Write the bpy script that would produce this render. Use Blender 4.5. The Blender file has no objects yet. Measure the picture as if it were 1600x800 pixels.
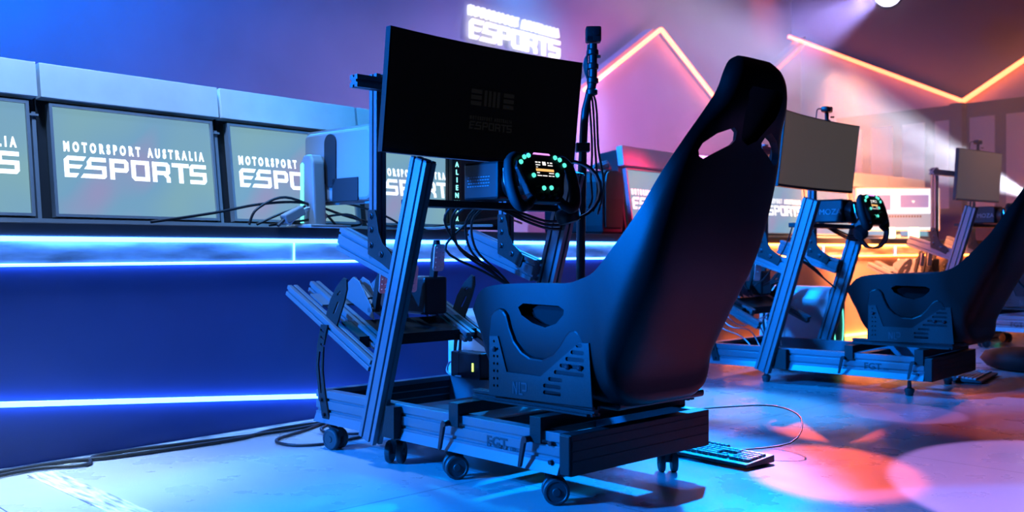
import bpy, bmesh, math, random
from mathutils import Vector, Matrix
random.seed(7)
sc = bpy.context.scene
COL = sc.collection
V = Vector
R = math.radians

# ------------------------------------------------------------------ camera, world, lights
cam = bpy.data.cameras.new('camera')
cam.lens = 34.875; cam.sensor_width = 36; cam.shift_y = -10/1600
cam.clip_end = 200
cam.dof.use_dof = True; cam.dof.focus_distance = 3.2; cam.dof.aperture_fstop = 3.6
co = bpy.data.objects.new('camera', cam); COL.objects.link(co)
co.location = (0, 0, .70); co.rotation_euler = (R(90), 0, 0)
sc.camera = co

w = bpy.data.worlds.new('world'); sc.world = w; w.use_nodes = True
w.node_tree.nodes['Background'].inputs[0].default_value = (.01, .04, .2, 1)
w.node_tree.nodes['Background'].inputs[1].default_value = .05
sc.view_settings.view_transform = 'Standard'; sc.view_settings.look = 'None'
sc.view_settings.exposure = 0; sc.view_settings.gamma = 1; sc.view_settings.use_curve_mapping = False
sc.cycles.use_denoising = True
sc.cycles.max_bounces = 8; sc.cycles.volume_bounces = 0
sc.cycles.sample_clamp_indirect = 6

def aim(o, tgt):
    d = V(tgt) - o.location
    o.rotation_euler = d.to_track_quat('-Z', 'Y').to_euler()
def spot(name, loc, tgt, col, power, angle, blend=.3, rad=.05):
    l = bpy.data.lights.new(name, 'SPOT'); l.color = col; l.energy = power
    l.spot_size = R(angle); l.spot_blend = blend; l.shadow_soft_size = rad
    o = bpy.data.objects.new(name, l); COL.objects.link(o); o.location = loc; aim(o, tgt); return o
def area(name, loc, tgt, col, power, sx, sy, spread=180):
    l = bpy.data.lights.new(name, 'AREA'); l.shape = 'RECTANGLE'; l.size = sx; l.size_y = sy
    l.color = col; l.energy = power; l.spread = R(spread)
    o = bpy.data.objects.new(name, l); COL.objects.link(o); o.location = loc; aim(o, tgt); return o

BLUE = (0, .19, 1); LILAC = (.56, .27, .9)
# blue stage heads plus an added seat fill: one bank off the left end of the stage, one bank over the front of the desk
spot('key_left', (-4.3, 1.2, 2.3), (-.05, 3.2, .66), BLUE, 5600, 31, .4, .2)
spot('seat_fill', (-4.5, 1.4, 1.25), (.42, 2.92, .72), (0, .17, 1), 15000, 10.5, .9, .15)  # added unseen spot that brightens only the seat flank and bracket
spot('key_rigs', (-3.0, 4.6, 3.6), (2.35, 5.6, .75), (0, .22, 1), 4800, 30, .5, .3)
spot('desk_wash', (-1.35, 2.9, 3.5), (-1.55, 3.6, .9), (.22, .46, 1), 900, 60, .8, .2)
spot('floor_white', (-2.4, 2.2, 3.4), (-1.55, 2.85, 0), (.5, .75, 1), 2200, 25, 1, .2)
spot('desk_wash', (-.25, 3.9, 3.5), (-.62, 4.75, 1.1), (.03, .36, 1), 480, 50, .8, .2)
spot('floor_blue', (-2.0, 5.9, 3.4), (-1.3, 3.3, 0), (.0, .36, 1), 1900, 46, 1, .2)
spot('floor_blue_mid', (1.6, 6.9, 3.4), (.28, 3.05, 0), (0, .25, 1), 7500, 17, .6, .08)
spot('floor_blue_far', (-.6, 7.6, 3.8), (1.0, 4.5, 0), (.04, .36, 1), 6500, 11, .6, .1)
spot('wall_blue', (-3.4, 4.0, 3.6), (-2.7, 6.6, 2.4), (.0, .13, 1), 2600, 100, 1, .3)
spot('wall_violet', (.6, 6.0, 4.4), (.9, 8.6, 3.0), (.36, .22, 1), 330, 85, 1, .3)
spot('wall_pink', (1.4, 6.8, 1.5), (1.2, 9.6, 1.7), (1, .20, .74), 380, 70, 1, .3)
spot('hood_pink', (2.6, 5.4, 2.4), (1.35, 6.0, 1.3), (1, .02, .11), 1300, 22, .5, .1)
spot('desk_wash_orange', (4.2, 6.6, 2.4), (3.1, 8.7, 1.0), (1, .40, .18), 380, 58, .8, .2)
spot('desk_front_orange', (2.3, 6.9, 2.0), (2.95, 8.2, .50), (1, .26, .09), 4600, 46, .8, .2)
spot('floor_lilac', (.6, .2, 3.4), (1.68, 2.85, 0), LILAC, 2600, 14.5, .05, .02)
spot('floor_orange', (1.75, 7.6, 3.8), (1.23, 3.90, 0), (1, .11, .03), 4600, 4.6, .25, .03)
spot('floor_orange', (1.75, 7.6, 3.8), (1.02, 3.16, 0), (1, .10, .04), 6000, 5.4, .25, .03)
spot('floor_orange_far', (4.6, 5.8, 4.2), (2.35, 4.2, 0), (1, .12, .03), 900, 16, .4, .08)
spot('floor_lilac_far', (2.3, 2.0, 4.0), (1.68, 4.25, 0), LILAC, 600, 6, .08, .02)

# ------------------------------------------------------------------ helpers
def mat(name, col, rough=.5, metal=0, emit=None, strength=0, spec=.5, coat=0):
    m = bpy.data.materials.new(name); m.use_nodes = True
    b = m.node_tree.nodes['Principled BSDF']
    b.inputs['Base Color'].default_value = (*col, 1); b.inputs['Roughness'].default_value = rough
    b.inputs['Metallic'].default_value = metal; b.inputs['Specular IOR Level'].default_value = spec
    b.inputs['Coat Weight'].default_value = coat
    if emit:
        b.inputs['Emission Color'].default_value = (*emit, 1); b.inputs['Emission Strength'].default_value = strength
    return m
def noisy(m, scale, lo, hi, inp='Base Color', detail=4, bump=0, coords='Object', stretch=None):
    nt = m.node_tree; b = nt.nodes['Principled BSDF']
    tc = nt.nodes.new('ShaderNodeTexCoord'); n = nt.nodes.new('ShaderNodeTexNoise')
    n.inputs['Scale'].default_value = scale; n.inputs['Detail'].default_value = detail
    if stretch:
        mp = nt.nodes.new('ShaderNodeMapping'); mp.inputs['Scale'].default_value = stretch
        nt.links.new(tc.outputs[coords], mp.inputs[0]); nt.links.new(mp.outputs[0], n.inputs[0])
    else: nt.links.new(tc.outputs[coords], n.inputs[0])
    if inp:
        r = nt.nodes.new('ShaderNodeValToRGB')
        f = (lambda c: (c, c, c, 1) if isinstance(c, (int, float)) else (*c, 1))
        r.color_ramp.elements[0].position = .35; r.color_ramp.elements[1].position = .65
        r.color_ramp.elements[0].color = f(lo); r.color_ramp.elements[1].color = f(hi)
        nt.links.new(n.outputs[0], r.inputs[0]); nt.links.new(r.outputs[0], b.inputs[inp])
    if bump:
        bp = nt.nodes.new('ShaderNodeBump'); bp.inputs['Strength'].default_value = bump; bp.inputs['Distance'].default_value = .002
        nt.links.new(n.outputs[0], bp.inputs['Height']); nt.links.new(bp.outputs[0], b.inputs['Normal'])
    return m

M = {}
M['floor'] = mat('stage_floor_vinyl', (.30, .30, .31), .26, spec=.42)
def floor_nodes(m):
    nt = m.node_tree; b = nt.nodes['Principled BSDF']
    tc = nt.nodes.new('ShaderNodeTexCoord')
    mp = nt.nodes.new('ShaderNodeMapping'); mp.inputs['Rotation'].default_value = (0, 0, R(-44)); mp.inputs['Location'].default_value = (.35, .2, 0)
    nt.links.new(tc.outputs['Object'], mp.inputs[0])
    br = nt.nodes.new('ShaderNodeTexBrick'); br.offset = 0
    br.inputs['Scale'].default_value = 1; br.inputs['Brick Width'].default_value = 1.22; br.inputs['Row Height'].default_value = 2.44
    br.inputs['Mortar Size'].default_value = .0022; br.inputs['Mortar Smooth'].default_value = 0
    br.inputs['Color1'].default_value = (.33, .33, .34, 1); br.inputs['Color2'].default_value = (.31, .31, .32, 1); br.inputs['Mortar'].default_value = (.08, .08, .08, 1)
    nt.links.new(mp.outputs[0], br.inputs[0]); nt.links.new(br.outputs[0], b.inputs['Base Color'])
    n = nt.nodes.new('ShaderNodeTexNoise'); n.inputs['Scale'].default_value = 5; n.inputs['Detail'].default_value = 6
    nt.links.new(tc.outputs['Object'], n.inputs[0])
    mr = nt.nodes.new('ShaderNodeMapRange'); mr.inputs[1].default_value = .3; mr.inputs[2].default_value = .7; mr.inputs[3].default_value = .24; mr.inputs[4].default_value = .36
    nt.links.new(n.outputs[0], mr.inputs[0]); nt.links.new(mr.outputs[0], b.inputs['Roughness'])
    n2 = nt.nodes.new('ShaderNodeTexNoise'); n2.inputs['Scale'].default_value = 160
    nt.links.new(tc.outputs['Object'], n2.inputs[0])
    bp = nt.nodes.new('ShaderNodeBump'); bp.inputs['Strength'].default_value = .25; bp.inputs['Distance'].default_value = .0015
    nt.links.new(n2.outputs[0], bp.inputs['Height']); nt.links.new(bp.outputs[0], b.inputs['Normal'])
floor_nodes(M['floor'])
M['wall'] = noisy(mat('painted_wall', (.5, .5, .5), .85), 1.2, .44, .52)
M['wall_dark'] = noisy(mat('dimmed_wall', (.2, .2, .2), .85), 1.2, .17, .21)  # weaker light on the right wall put into a darker wall colour
M['gable'] = noisy(mat('gable_board', (.55, .55, .55), .8), 1.5, .5, .58)
M['ceiling'] = mat('dark_ceiling', (.06, .06, .06), .9)
M['alu'] = mat('anodised_aluminium', (.12, .13, .15), .38, .3, spec=.45)
M['steel'] = noisy(mat('powder_coated_steel', (.016, .016, .018), .5, spec=.2), 200, .013, .018, bump=.15)
M['black'] = mat('black_plastic', (.008, .008, .009), .42, spec=.35)
M['blackm'] = mat('black_matt_plastic', (.007, .007, .008), .7, spec=.3)
M['rubber'] = mat('caster_rubber', (.03, .03, .033), .5)
M['bolt'] = mat('black_bolt', (.03, .03, .035), .3, .6)
M['shell'] = noisy(mat('seat_shell_satin', (.004, .004, .0045), .42, spec=.14), 300, .003, .005, bump=.1)
M['pad'] = noisy(mat('seat_fabric', (.005, .005, .006), .95, spec=.1), 400, .004, .006, bump=.3)
M['screen'] = mat('dark_glossy_screen', (.004, .004, .005), .22, emit=(1, 1, 1), strength=.0006)
M['ghost'] = mat('dim_screen_lettering', (.004, .004, .004), .22, emit=(1, 1, 1), strength=.0038)
M['screen_grey'] = mat('grey_glossy_screen', (.03, .028, .03), .28, emit=(1, .82, .78), strength=.055)
M['white'] = mat('white_plastic', (.24, .24, .25), .5)
M['cable'] = mat('cable_rubber', (.015, .015, .018), .45)
M['cable_w'] = mat('cable_grey', (.55, .55, .58), .45)
M['chrome'] = mat('brushed_metal', (.55, .55, .57), .3, .9)
M['mint'] = mat('mint_button_light', (.02, .2, .18), .4, emit=(.12, .95, .75), strength=1.1)
M['green'] = mat('green_indicator', (.1, .2, .05), .4, emit=(.55, 1, .15), strength=2.2)
M['rev'] = mat('violet_rev_light', (.1, .0, .1), .4, emit=(.85, .3, 1), strength=1.5)
M['amber'] = mat('amber_display_bar', (.1, .05, .0), .4, emit=(1, .5, .15), strength=1.2)
M['dispw'] = mat('display_white', (.1, .1, .1), .4, emit=(1, .95, .9), strength=1.1)
M['dispd'] = mat('display_dark', (.006, .006, .008), .3)
M['led_blue'] = mat('blue_led_strip', (.5, .7, 1), .4, emit=(.045, .22, 1), strength=16)
M['led_white'] = mat('white_blue_led_strip', (.5, .7, 1), .4, emit=(.07, .26, 1), strength=10)
M['led_orange'] = mat('orange_led_strip', (1, .5, .2), .4, emit=(1, .20, .03), strength=26)
M['led_gable'] = mat('orange_gable_led', (1, .5, .3), .4, emit=(1, .15, .05), strength=8)
M['led_dim'] = mat('dim_gable_led', (1, .5, .3), .4, emit=(1, .2, .12), strength=1.2)
M['led_mint'] = mat('mint_led_line', (.2, .8, .6), .4, emit=(.15, 1, .72), strength=1.6)
M['counter'] = noisy(mat('laminate_blue_cast', (.04, .08, .3), .42), 2, (.035, .075, .29), (.045, .085, .32))  # blue light cast put into the laminate's base colour
M['counter_tan'] = noisy(mat('counter_tan', (.34, .27, .24), .45), 2, (.32, .25, .22), (.36, .29, .26))
M['worktop'] = mat('worktop_black', (.03, .03, .035), .45)
M['band'] = noisy(mat('scuffed_band', (.4, .45, .5), .35), 3.2, .25, .9, stretch=(1, 3, 5), detail=8)
M['hood'] = noisy(mat('hood_panel', (.7, .7, .72), .55), 6, .66, .74)
M['frame'] = mat('screen_frame', (.30, .31, .33), .4, .3)
M['cab'] = mat('cabinet_black', (.014, .014, .017), .6, spec=.35)
M['letters'] = mat('white_screen_lettering', (.9, .9, .9), .5, emit=(1, .98, .94), strength=1.25)
M['letters_wall'] = mat('lit_wall_lettering', (.9, .9, .9), .5, emit=(1, .95, .9), strength=1.3)
M['mono'] = mat('printed_lettering', (.02, .02, .025), .6)
M['print_grey'] = mat('grey_lettering', (.20, .21, .23), .5)
M['lit_text'] = mat('mint_lit_lettering', (.2, .8, .7), .5, emit=(.35, 1, .85), strength=1.4)
M['cream'] = noisy(mat('cream_panel', (.62, .52, .42), .7), 3, .55, .68)
M['cream'] = mat('cream_pane', (.72, .6, .47), .6)
M['mullion'] = mat('dark_mullion', (.10, .09, .10), .6)
M['tape'] = noisy(mat('floor_tape', (.45, .5, .55), .4), 9, .12, .75, stretch=(1, 7, 1), detail=7, bump=.3)
M['pcglass'] = mat('pc_tower_shell', (.55, .57, .6), .35)
M['keycap'] = mat('keycap', (.32, .33, .35), .5)
M['kbody'] = mat('keyboard_body', (.02, .02, .022), .5)

def screen_mat():
    m = bpy.data.materials.new('lit_desk_screen'); m.use_nodes = True
    nt = m.node_tree; b = nt.nodes['Principled BSDF']; b.inputs['Base Color'].default_value = (.02, .02, .02, 1); b.inputs['Roughness'].default_value = .35
    tc = nt.nodes.new('ShaderNodeTexCoord'); n = nt.nodes.new('ShaderNodeTexNoise'); n.inputs['Scale'].default_value = 1.6; n.inputs['Detail'].default_value = 2
    nt.links.new(tc.outputs['Object'], n.inputs[0])
    r = nt.nodes.new('ShaderNodeValToRGB'); cr = r.color_ramp
    cr.elements[0].position = .34; cr.elements[0].color = (.42, .30, .56, 1)
    cr.elements[1].position = .66; cr.elements[1].color = (.27, .50, .50, 1)
    e = cr.elements.new(.44); e.color = (.20, .42, .62, 1)
    nt.links.new(n.outputs[0], r.inputs[0]); nt.links.new(r.outputs[0], b.inputs['Emission Color'])
    b.inputs['Emission Strength'].default_value = .85
    return m
M['desk_screen'] = screen_mat()

class MB:
    def __init__(s): s.v = []; s.f = []
    def add(s, vs, fs):
        o = len(s.v); s.v += [tuple(v) for v in vs]; s.f += [tuple(i+o for i in f) for f in fs]; return s
    def box(s, a, b, bev=0):
        x0, y0, z0 = (min(a[i], b[i]) for i in range(3)); x1, y1, z1 = (max(a[i], b[i]) for i in range(3))
        if bev <= 0:
            return s.add([(x0,y0,z0),(x1,y0,z0),(x1,y1,z0),(x0,y1,z0),(x0,y0,z1),(x1,y0,z1),(x1,y1,z1),(x0,y1,z1)],
                     [(0,3,2,1),(4,5,6,7),(0,1,5,4),(1,2,6,5),(2,3,7,6),(3,0,4,7)])
        bm = bmesh.new(); bmesh.ops.create_cube(bm, size=1)
        for v in bm.verts: v.co = V(((x0+x1)/2+v.co.x*(x1-x0), (y0+y1)/2+v.co.y*(y1-y0), (z0+z1)/2+v.co.z*(z1-z0)))
        bmesh.ops.bevel(bm, geom=bm.edges[:], offset=bev, segments=2, affect='EDGES', profile=.5)
        bm.verts.index_update(); s.add([v.co for v in bm.verts], [[v.index for v in f.verts] for f in bm.faces]); bm.free(); return s
    def prism(s, poly, o, u, v, n):           # polygon in plane (o,u,v) extruded along vector n
        o, u, v, n = V(o), V(u), V(v), V(n); k = len(poly)
        p = [o+u*a+v*b for a, b in poly]; q = [x+n for x in p]
        area2 = sum(poly[i][0]*poly[(i+1) % k][1]-poly[(i+1) % k][0]*poly[i][1] for i in range(k))
        flip = (area2 > 0) == (u.cross(v).dot(n) > 0)
        fs = [tuple(range(k)), tuple(range(2*k-1, k-1, -1))] + [(i, i+k, (i+1) % k + k, (i+1) % k) for i in range(k)]
        if flip: fs = [tuple(reversed(f)) for f in fs]
        return s.add(p+q, fs)
    def cyl(s, p, q, r, n=16, r2=None):
        p, q = V(p), V(q); d = (q-p).normalized(); a = d.orthogonal().normalized(); b = d.cross(a); r2 = r if r2 is None else r2
        vs = [p+(a*math.cos(2*math.pi*i/n)+b*math.sin(2*math.pi*i/n))*r for i in range(n)] + [q+(a*math.cos(2*math.pi*i/n)+b*math.sin(2*math.pi*i/n))*r2 for i in range(n)]
        return s.add(vs, [tuple(range(n-1, -1, -1)), tuple(range(n, 2*n))] + [(i, (i+1) % n, (i+1) % n+n, i+n) for i in range(n)])
    def lathe(s, o, axis, prof, n=28):        # prof: (along axis, radius), closed at ends
        o = V(o); d = V(axis).normalized(); a = d.orthogonal().normalized(); b = d.cross(a); vs = []; fs = []
        for h, r in prof:
            for i in range(n): vs.append(o+d*h+(a*math.cos(2*math.pi*i/n)+b*math.sin(2*math.pi*i/n))*r)
        for k in range(len(prof)-1):
            for i in range(n): fs.append((k*n+i, k*n+(i+1) % n, (k+1)*n+(i+1) % n, (k+1)*n+i))
        fs += [tuple(range(n-1, -1, -1)), tuple(range((len(prof)-1)*n, len(prof)*n))]
        return s.add(vs, fs)
    def tube(s, pts, r, n=8, smooth=4, closed=False):
        P = [V(p) for p in pts]; Q = []
        if len(P) > 2 and smooth > 1:
            k = len(P)
            for i in range(k if closed else k-1):
                p0 = P[i-1] if (i or closed) else P[0]; p1 = P[i]; p2 = P[(i+1) % k]; p3 = P[(i+2) % k] if (closed or i+2 < k) else P[-1]
                for j in range(smooth):
                    t = j/smooth
                    Q.append(.5*((2*p1)+(p2-p0)*t+(2*p0-5*p1+4*p2-p3)*t*t+(3*p1-p0-3*p2+p3)*t**3))
            if not closed: Q.append(P[-1])
        else: Q = P
        m = len(Q); a = None; vs = []; fs = []
        for i in range(m):
            if closed: d = (Q[(i+1) % m]-Q[i-1]).normalized()
            else: d = (Q[min(i+1, m-1)]-Q[max(i-1, 0)]).normalized()
            if a is None: a = d.orthogonal().normalized()
            else:
                a = a-d*a.dot(d)
                a = a.normalized() if a.length > 1e-6 else d.orthogonal().normalized()
            b = d.cross(a); rr = r[min(i*len(r)//m, len(r)-1)] if isinstance(r, (list, tuple)) else r
            vs += [Q[i]+(a*math.cos(2*math.pi*j/n)+b*math.sin(2*math.pi*j/n))*rr for j in range(n)]
        for i in range(m if closed else m-1):
            i2 = (i+1) % m
            fs += [(i*n+j, i*n+(j+1) % n, i2*n+(j+1) % n, i2*n+j) for j in range(n)]
        if not closed: fs += [tuple(range(n-1, -1, -1)), tuple(range((m-1)*n, m*n))]
        return s.add(vs, fs)
    def profile(s, p, q, adir, w_, h_):       # T-slot extrusion from p to q; w_ along adir, h_ across
        p, q = V(p), V(q); d = (q-p).normalized(); a = V(adir); a = (a-d*a.dot(d)).normalized(); b = d.cross(a)
        def side(L):
            n = max(1, round(L/.04)); out = []
            for i in range(n):
                c = -L/2+L*(i+.5)/n; out += [(c-.0045, 0), (c-.0045, .008), (c+.0045, .008), (c+.0045, 0)]
            return out
        poly = [(-w_/2, -h_/2)]
        poly += [(t, -h_/2+e) for t, e in side(w_)] + [(w_/2, -h_/2)]
        poly += [(w_/2-e, t) for t, e in side(h_)] + [(w_/2, h_/2)]
        poly += [(-t, h_/2-e) for t, e in side(w_)] + [(-w_/2, h_/2)]
        poly += [(-w_/2+e, -t) for t, e in side(h_)]
        return s.prism(poly, p, a, b, q-p)
    def mesh(s, name):
        me = bpy.data.meshes.new(name); me.from_pydata(s.v, [], s.f); me.update()
        return me
    def build(s, name, m, parent=None, smooth=0, bevel=0, recalc=True):
        me = s.mesh(name)
        if recalc:
            bm = bmesh.new(); bm.from_mesh(me); bmesh.ops.recalc_face_normals(bm, faces=bm.faces); bm.to_mesh(me); bm.free()
        return link(name, me, m, parent, smooth, bevel)
def link(name, me, m, parent=None, smooth=0, bevel=0):
    me.materials.clear(); me.materials.append(M[m] if isinstance(m, str) else m)
    if smooth:
        for p in me.polygons: p.use_smooth = True
        me.set_sharp_from_angle(angle=R(smooth))
    o = bpy.data.objects.new(name, me); COL.objects.link(o)
    if parent: o.parent = parent
    if bevel:
        b = o.modifiers.new('bevel', 'BEVEL'); b.width = bevel; b.segments = 2; b.limit_method = 'ANGLE'
    return o
def empty(name, loc=(0, 0, 0), rz=0, rx=0):
    o = bpy.data.objects.new(name, None); COL.objects.link(o); o.location = loc; o.rotation_euler = (rx, 0, rz); o.empty_display_size = .1
    return o
def tag(o, label, cat, group=None, kind=None):
    o['label'] = label; o['category'] = cat
    if group: o['group'] = group
    if kind: o['kind'] = kind
    return o
def struct(o): o['kind'] = 'structure'; return o
def cut(o, cutters):
    """carve the cutter meshes out of o for good"""
    tmp = []
    for c in cutters:
        me = c.mesh('cutter')
        bm = bmesh.new(); bm.from_mesh(me); bmesh.ops.recalc_face_normals(bm, faces=bm.faces); bm.to_mesh(me); bm.free()
        k = bpy.data.objects.new('cutter', me); COL.objects.link(k); tmp.append(k)
        k.parent = o.parent
        b = o.modifiers.new('cut', 'BOOLEAN'); b.operation = 'DIFFERENCE'; b.solver = 'EXACT'; b.object = k
    dg = bpy.context.evaluated_depsgraph_get(); dg.update()
    me = bpy.data.meshes.new_from_object(o.evaluated_get(dg))
    o.modifiers.clear(); old = o.data; o.data = me
    for k in tmp:
        d = k.data; bpy.data.objects.remove(k); bpy.data.meshes.remove(d)
    bpy.data.meshes.remove(old)
    return o
def textmesh(s, size, bold=.0, ext=.001, space=1.0, align='LEFT', xs=1.0):
    cu = bpy.data.curves.new('lettering', 'FONT'); cu.body = s; cu.size = size; cu.offset = bold; cu.extrude = ext
    cu.space_character = space; cu.align_x = align; cu.resolution_u = 3
    o = bpy.data.objects.new('lettering', cu); COL.objects.link(o)
    dg = bpy.context.evaluated_depsgraph_get(); dg.update()
    me = bpy.data.meshes.new_from_object(o.evaluated_get(dg))
    bpy.data.objects.remove(o); bpy.data.curves.remove(cu)
    for v in me.vertices: v.co.x *= xs
    return me
def mtx(o, x, y):                              # text frame: x along reading direction, y up
    x = V(x).normalized(); y = V(y); y = (y-x*y.dot(x)).normalized(); z = x.cross(y)
    return Matrix(((x.x, y.x, z.x, o[0]), (x.y, y.y, z.y, o[1]), (x.z, y.z, z.z, o[2]), (0, 0, 0, 1)))
def text(name, s, size, o, x, y, m, parent=None, **k):
    me = textmesh(s, size, **k); me.transform(mtx(o, x, y)); return link(name, me, m, parent)

# ESPORTS block lettering, each glyph drawn from polygons
def esports(mb, ox, oy, h, u, v, o, n):
    def P(*pts): return pts
    E = [P((0,.0),(0,.82),(.2,1),(1.12,1),(.98,.8),(.24,.8),(.24,0)), P((.24,.42),(.24,.6),(.92,.6),(.76,.42)), P((.24,0),(.24,.2),(.72,.2),(.56,.0))]
    S0 = [P((.04,.8),(.20,1),(1,1),(1,.8)), P((-.14,.42),(.02,.6),(.02,.8),(.24,.8),(.24,.6),(1,.6),(1,.42)), P((.78,.2),(.78,.42),(1,.42),(1,.1),(.88,0),(.78,0)), P((-.34,0),(-.18,.2),(.78,.2),(.78,0))]
    S = [P((0,.55),(0,.86),(.14,1),(1,1),(1,.8),(.22,.8),(.22,.6),(1,.6),(1,.14),(.86,0),(0,0),(0,.2),(.78,.2),(.78,.4),(0,.4))]
    Pp = [P((0,0),(0,1),(.86,1),(1,.86),(1,.48),(.88,.36),(.24,.36),(.24,.56),(.78,.56),(.78,.8),(.24,.8),(.24,0))]
    O1 = [P((0,.16),(0,1),(.24,1),(.24,.2),(.5,.2),(.5,0),(.16,0)), P((.5,0),(.5,.2),(.76,.2),(.76,.8),(.24,.8),(.24,1),(1,1),(1,0))]
    Rr = [P((0,0),(0,1),(.86,1),(1,.86),(1,.48),(.88,.36),(1,.24),(1,0),(.78,0),(.78,.2),(.62,.36),(.24,.36),(.24,.56),(.78,.56),(.78,.8),(.24,.8),(.24,0))]
    T = [P((0,.8),(0,1),(1,1),(1,.8),(.64,.8),(.64,0),(.38,0),(.38,.8))]
    x = ox
    for g, wd in ((E, 1.06), (S0, 1.12), (Pp, 1.08), (O1, 1.10), (Rr, 1.06), (T, .98), (S, 1.0)):
        for poly in g:
            mb.prism([((x+a*.94*1.0)*h*1.0, (oy+b)*h) for a, b in poly], o, u, v, n)
        x += wd
    return x-ox
def logo(name, o, u, v, width, m, parent, ext=.002):
    """two-line logo centred on o, u along reading, v up"""
    u = V(u).normalized(); v = V(v).normalized(); n = u.cross(v)*ext
    h = width/7.35
    mb = MB(); esports(mb, -7.3/2+.0, -1.0, h, u, v, V(o), n)
    e = mb.build(name, m, parent)
    me = textmesh('MOTORSPORT AUSTRALIA', h*.62, bold=h*.03, ext=ext, space=1.85, align='CENTER')
    xs = [q.co.x for q in me.vertices]; k = (width*.985)/(max(xs)-min(xs)); c = (max(xs)+min(xs))/2
    for q in me.vertices: q.co.x = (q.co.x-c)*k
    me.transform(mtx(V(o)+v*h*.22, u, v))
    me2 = e.data; bm = bmesh.new(); bm.from_mesh(me2); bm.from_mesh(me); bm.to_mesh(me2); bm.free()
    return e

# ------------------------------------------------------------------ setting
CA = R(49.6)                                     # desk direction
CO = V((-1.623, 3.145, 0)); CU = V((math.cos(CA), math.sin(CA), 0)); CN = V((-math.sin(CA), math.cos(CA), 0))
def C(x, y, z=0): return CO+CU*x+CN*y+V((0, 0, z))
struct(MB().box((-9, -3, -.1), (12, 16, 0)).build('floor', 'floor'))
struct(MB().box((-9, -3, 5.6), (12, 16, 5.7)).build('ceiling', 'ceiling'))
def wallseg(name, a, b, z0, z1, th, m):
    a, b = V(a), V(b); d = (b-a).normalized(); n = V((-d.y, d.x, 0))
    return struct(MB().prism([(0, z0), ((b-a).length, z0), ((b-a).length, z1), (0, z1)], a, d, (0, 0, 1), n*th).build(name, m))
WY = 2.35
wallseg('wall_back', C(-6, WY), C(10.9, WY), 0, 5.6, .15, 'wall')
corner = C(10.9, WY)
rd = V((.595, -.804, 0))
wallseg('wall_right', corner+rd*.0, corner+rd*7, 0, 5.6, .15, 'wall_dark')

def gable(name, pts, z0, depth, m):              # pts: (point on wall, z) along the roofline; folds follow the points
    o = None; mb = MB()
    for (a, za), (b, zb) in zip(pts[:-1], pts[1:]):
        a, b = V(a), V(b); d = (b-a).normalized(); L = (b-a).length; n = V((d.y, -d.x, 0))
        mb.prism([(0, z0), (L, z0), (L, zb), (0, za)], a, d, (0, 0, 1), n*depth)
    return mb.build(name, m)
gw = WY-.20
g1 = [(C(5.80, gw), 2.137), (C(7.08, gw), 2.90), (C(8.45, gw), 2.2)]
g2 = [(C(8.45, gw), 2.2), (C(10.66, gw), 3.411)]
cr = C(10.66, gw)
g3 = [(cr, 3.411), (V((5.05, 10.9, 0)), 2.33), (V((6.2, 9.35, 0)), 3.35)]
struct(gable('wall_gable', g1, .0, .1, 'gable')); struct(gable('wall_gable_middle', g2, 0, .1, 'gable')); struct(gable('wall_gable_right', g3, 1.0, .1, 'gable'))
def led_run(name, pts, off, m, label, r=.016):
    for i, ((a, za), (b, zb)) in enumerate(zip(pts[:-1], pts[1:])):
        a, b = V(a), V(b); d = (b-a).normalized(); n = V((d.y, -d.x, 0))
        p = a+n*(off)+V((0, 0, za-.02)); q = b+n*off+V((0, 0, zb-.02))
        d3 = (q-p).normalized(); up = d3.cross(n)
        mb = MB(); mb.prism([(-r, -r), (r, -r), (r, r), (-r, r)], p, n, up, q-p)
        tag(mb.build(name, m), label[i], 'led strip', 'orange strips along the gable rooflines')
led_run('roofline_led_strip', g1, .19, 'led_gable', ['orange light strip on the left slope of the pink gable', 'orange light strip on the right slope of the pink gable'])
led_run('roofline_led_strip', [g2[0], (C(10.45, gw), 3.285)], .19, 'led_dim', ['faint orange light strip climbing behind the tall seat headrest'])
led_run('roofline_led_strip', g3, .19, 'led_gable', ['long orange light strip sloping down behind the second rig', 'orange light strip rising at the right edge of the photo'], .02)
# panelled window front below the right roofline
wd = (V((6.2, 9.35, 0))-V((5.05, 10.9, 0))).normalized(); wn = V((wd.y, -wd.x, 0))
w0 = cr+wn*.16+V((0, 0, 0)); wlen = 5.2
wd = (V((5.05, 10.9, 0))-cr).normalized(); wn = V((wd.y, -wd.x, 0)); w0 = cr+wd*.7+wn*.22
win = struct(MB().prism([(0, 0), (wlen, 0), (wlen, 2.28), (0, 2.28)], w0, wd, (0, 0, 1), -wn*.05).build('window_1', 'mullion'))
for i in range(13):
    a = .08+i*.39
    b = a+.27
    struct(MB().prism([(a, 1.15), (b, 1.15), (b, 2.12), (a, 2.12)], w0, wd, (0, 0, 1), wn*.012).build('window_pane', 'cream', win))
for i in (4, 8):
    a = i*.39-.09
    struct(MB().prism([(a, 0), (a+.14, 0), (a+.14, 2.28), (a, 2.28)], w0+wn*.02, wd, (0, 0, 1), wn*.10).build('window_mullion', 'mullion', win))

# lit logo on the back wall
lg = logo('wall_sign', C(5.285, WY-.03, 2.617), CU, (0, 0, 1), 1.22, 'letters_wall', None, .02)
tag(lg, 'glowing white two-line lettering high on the purple back wall', 'sign')

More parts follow.
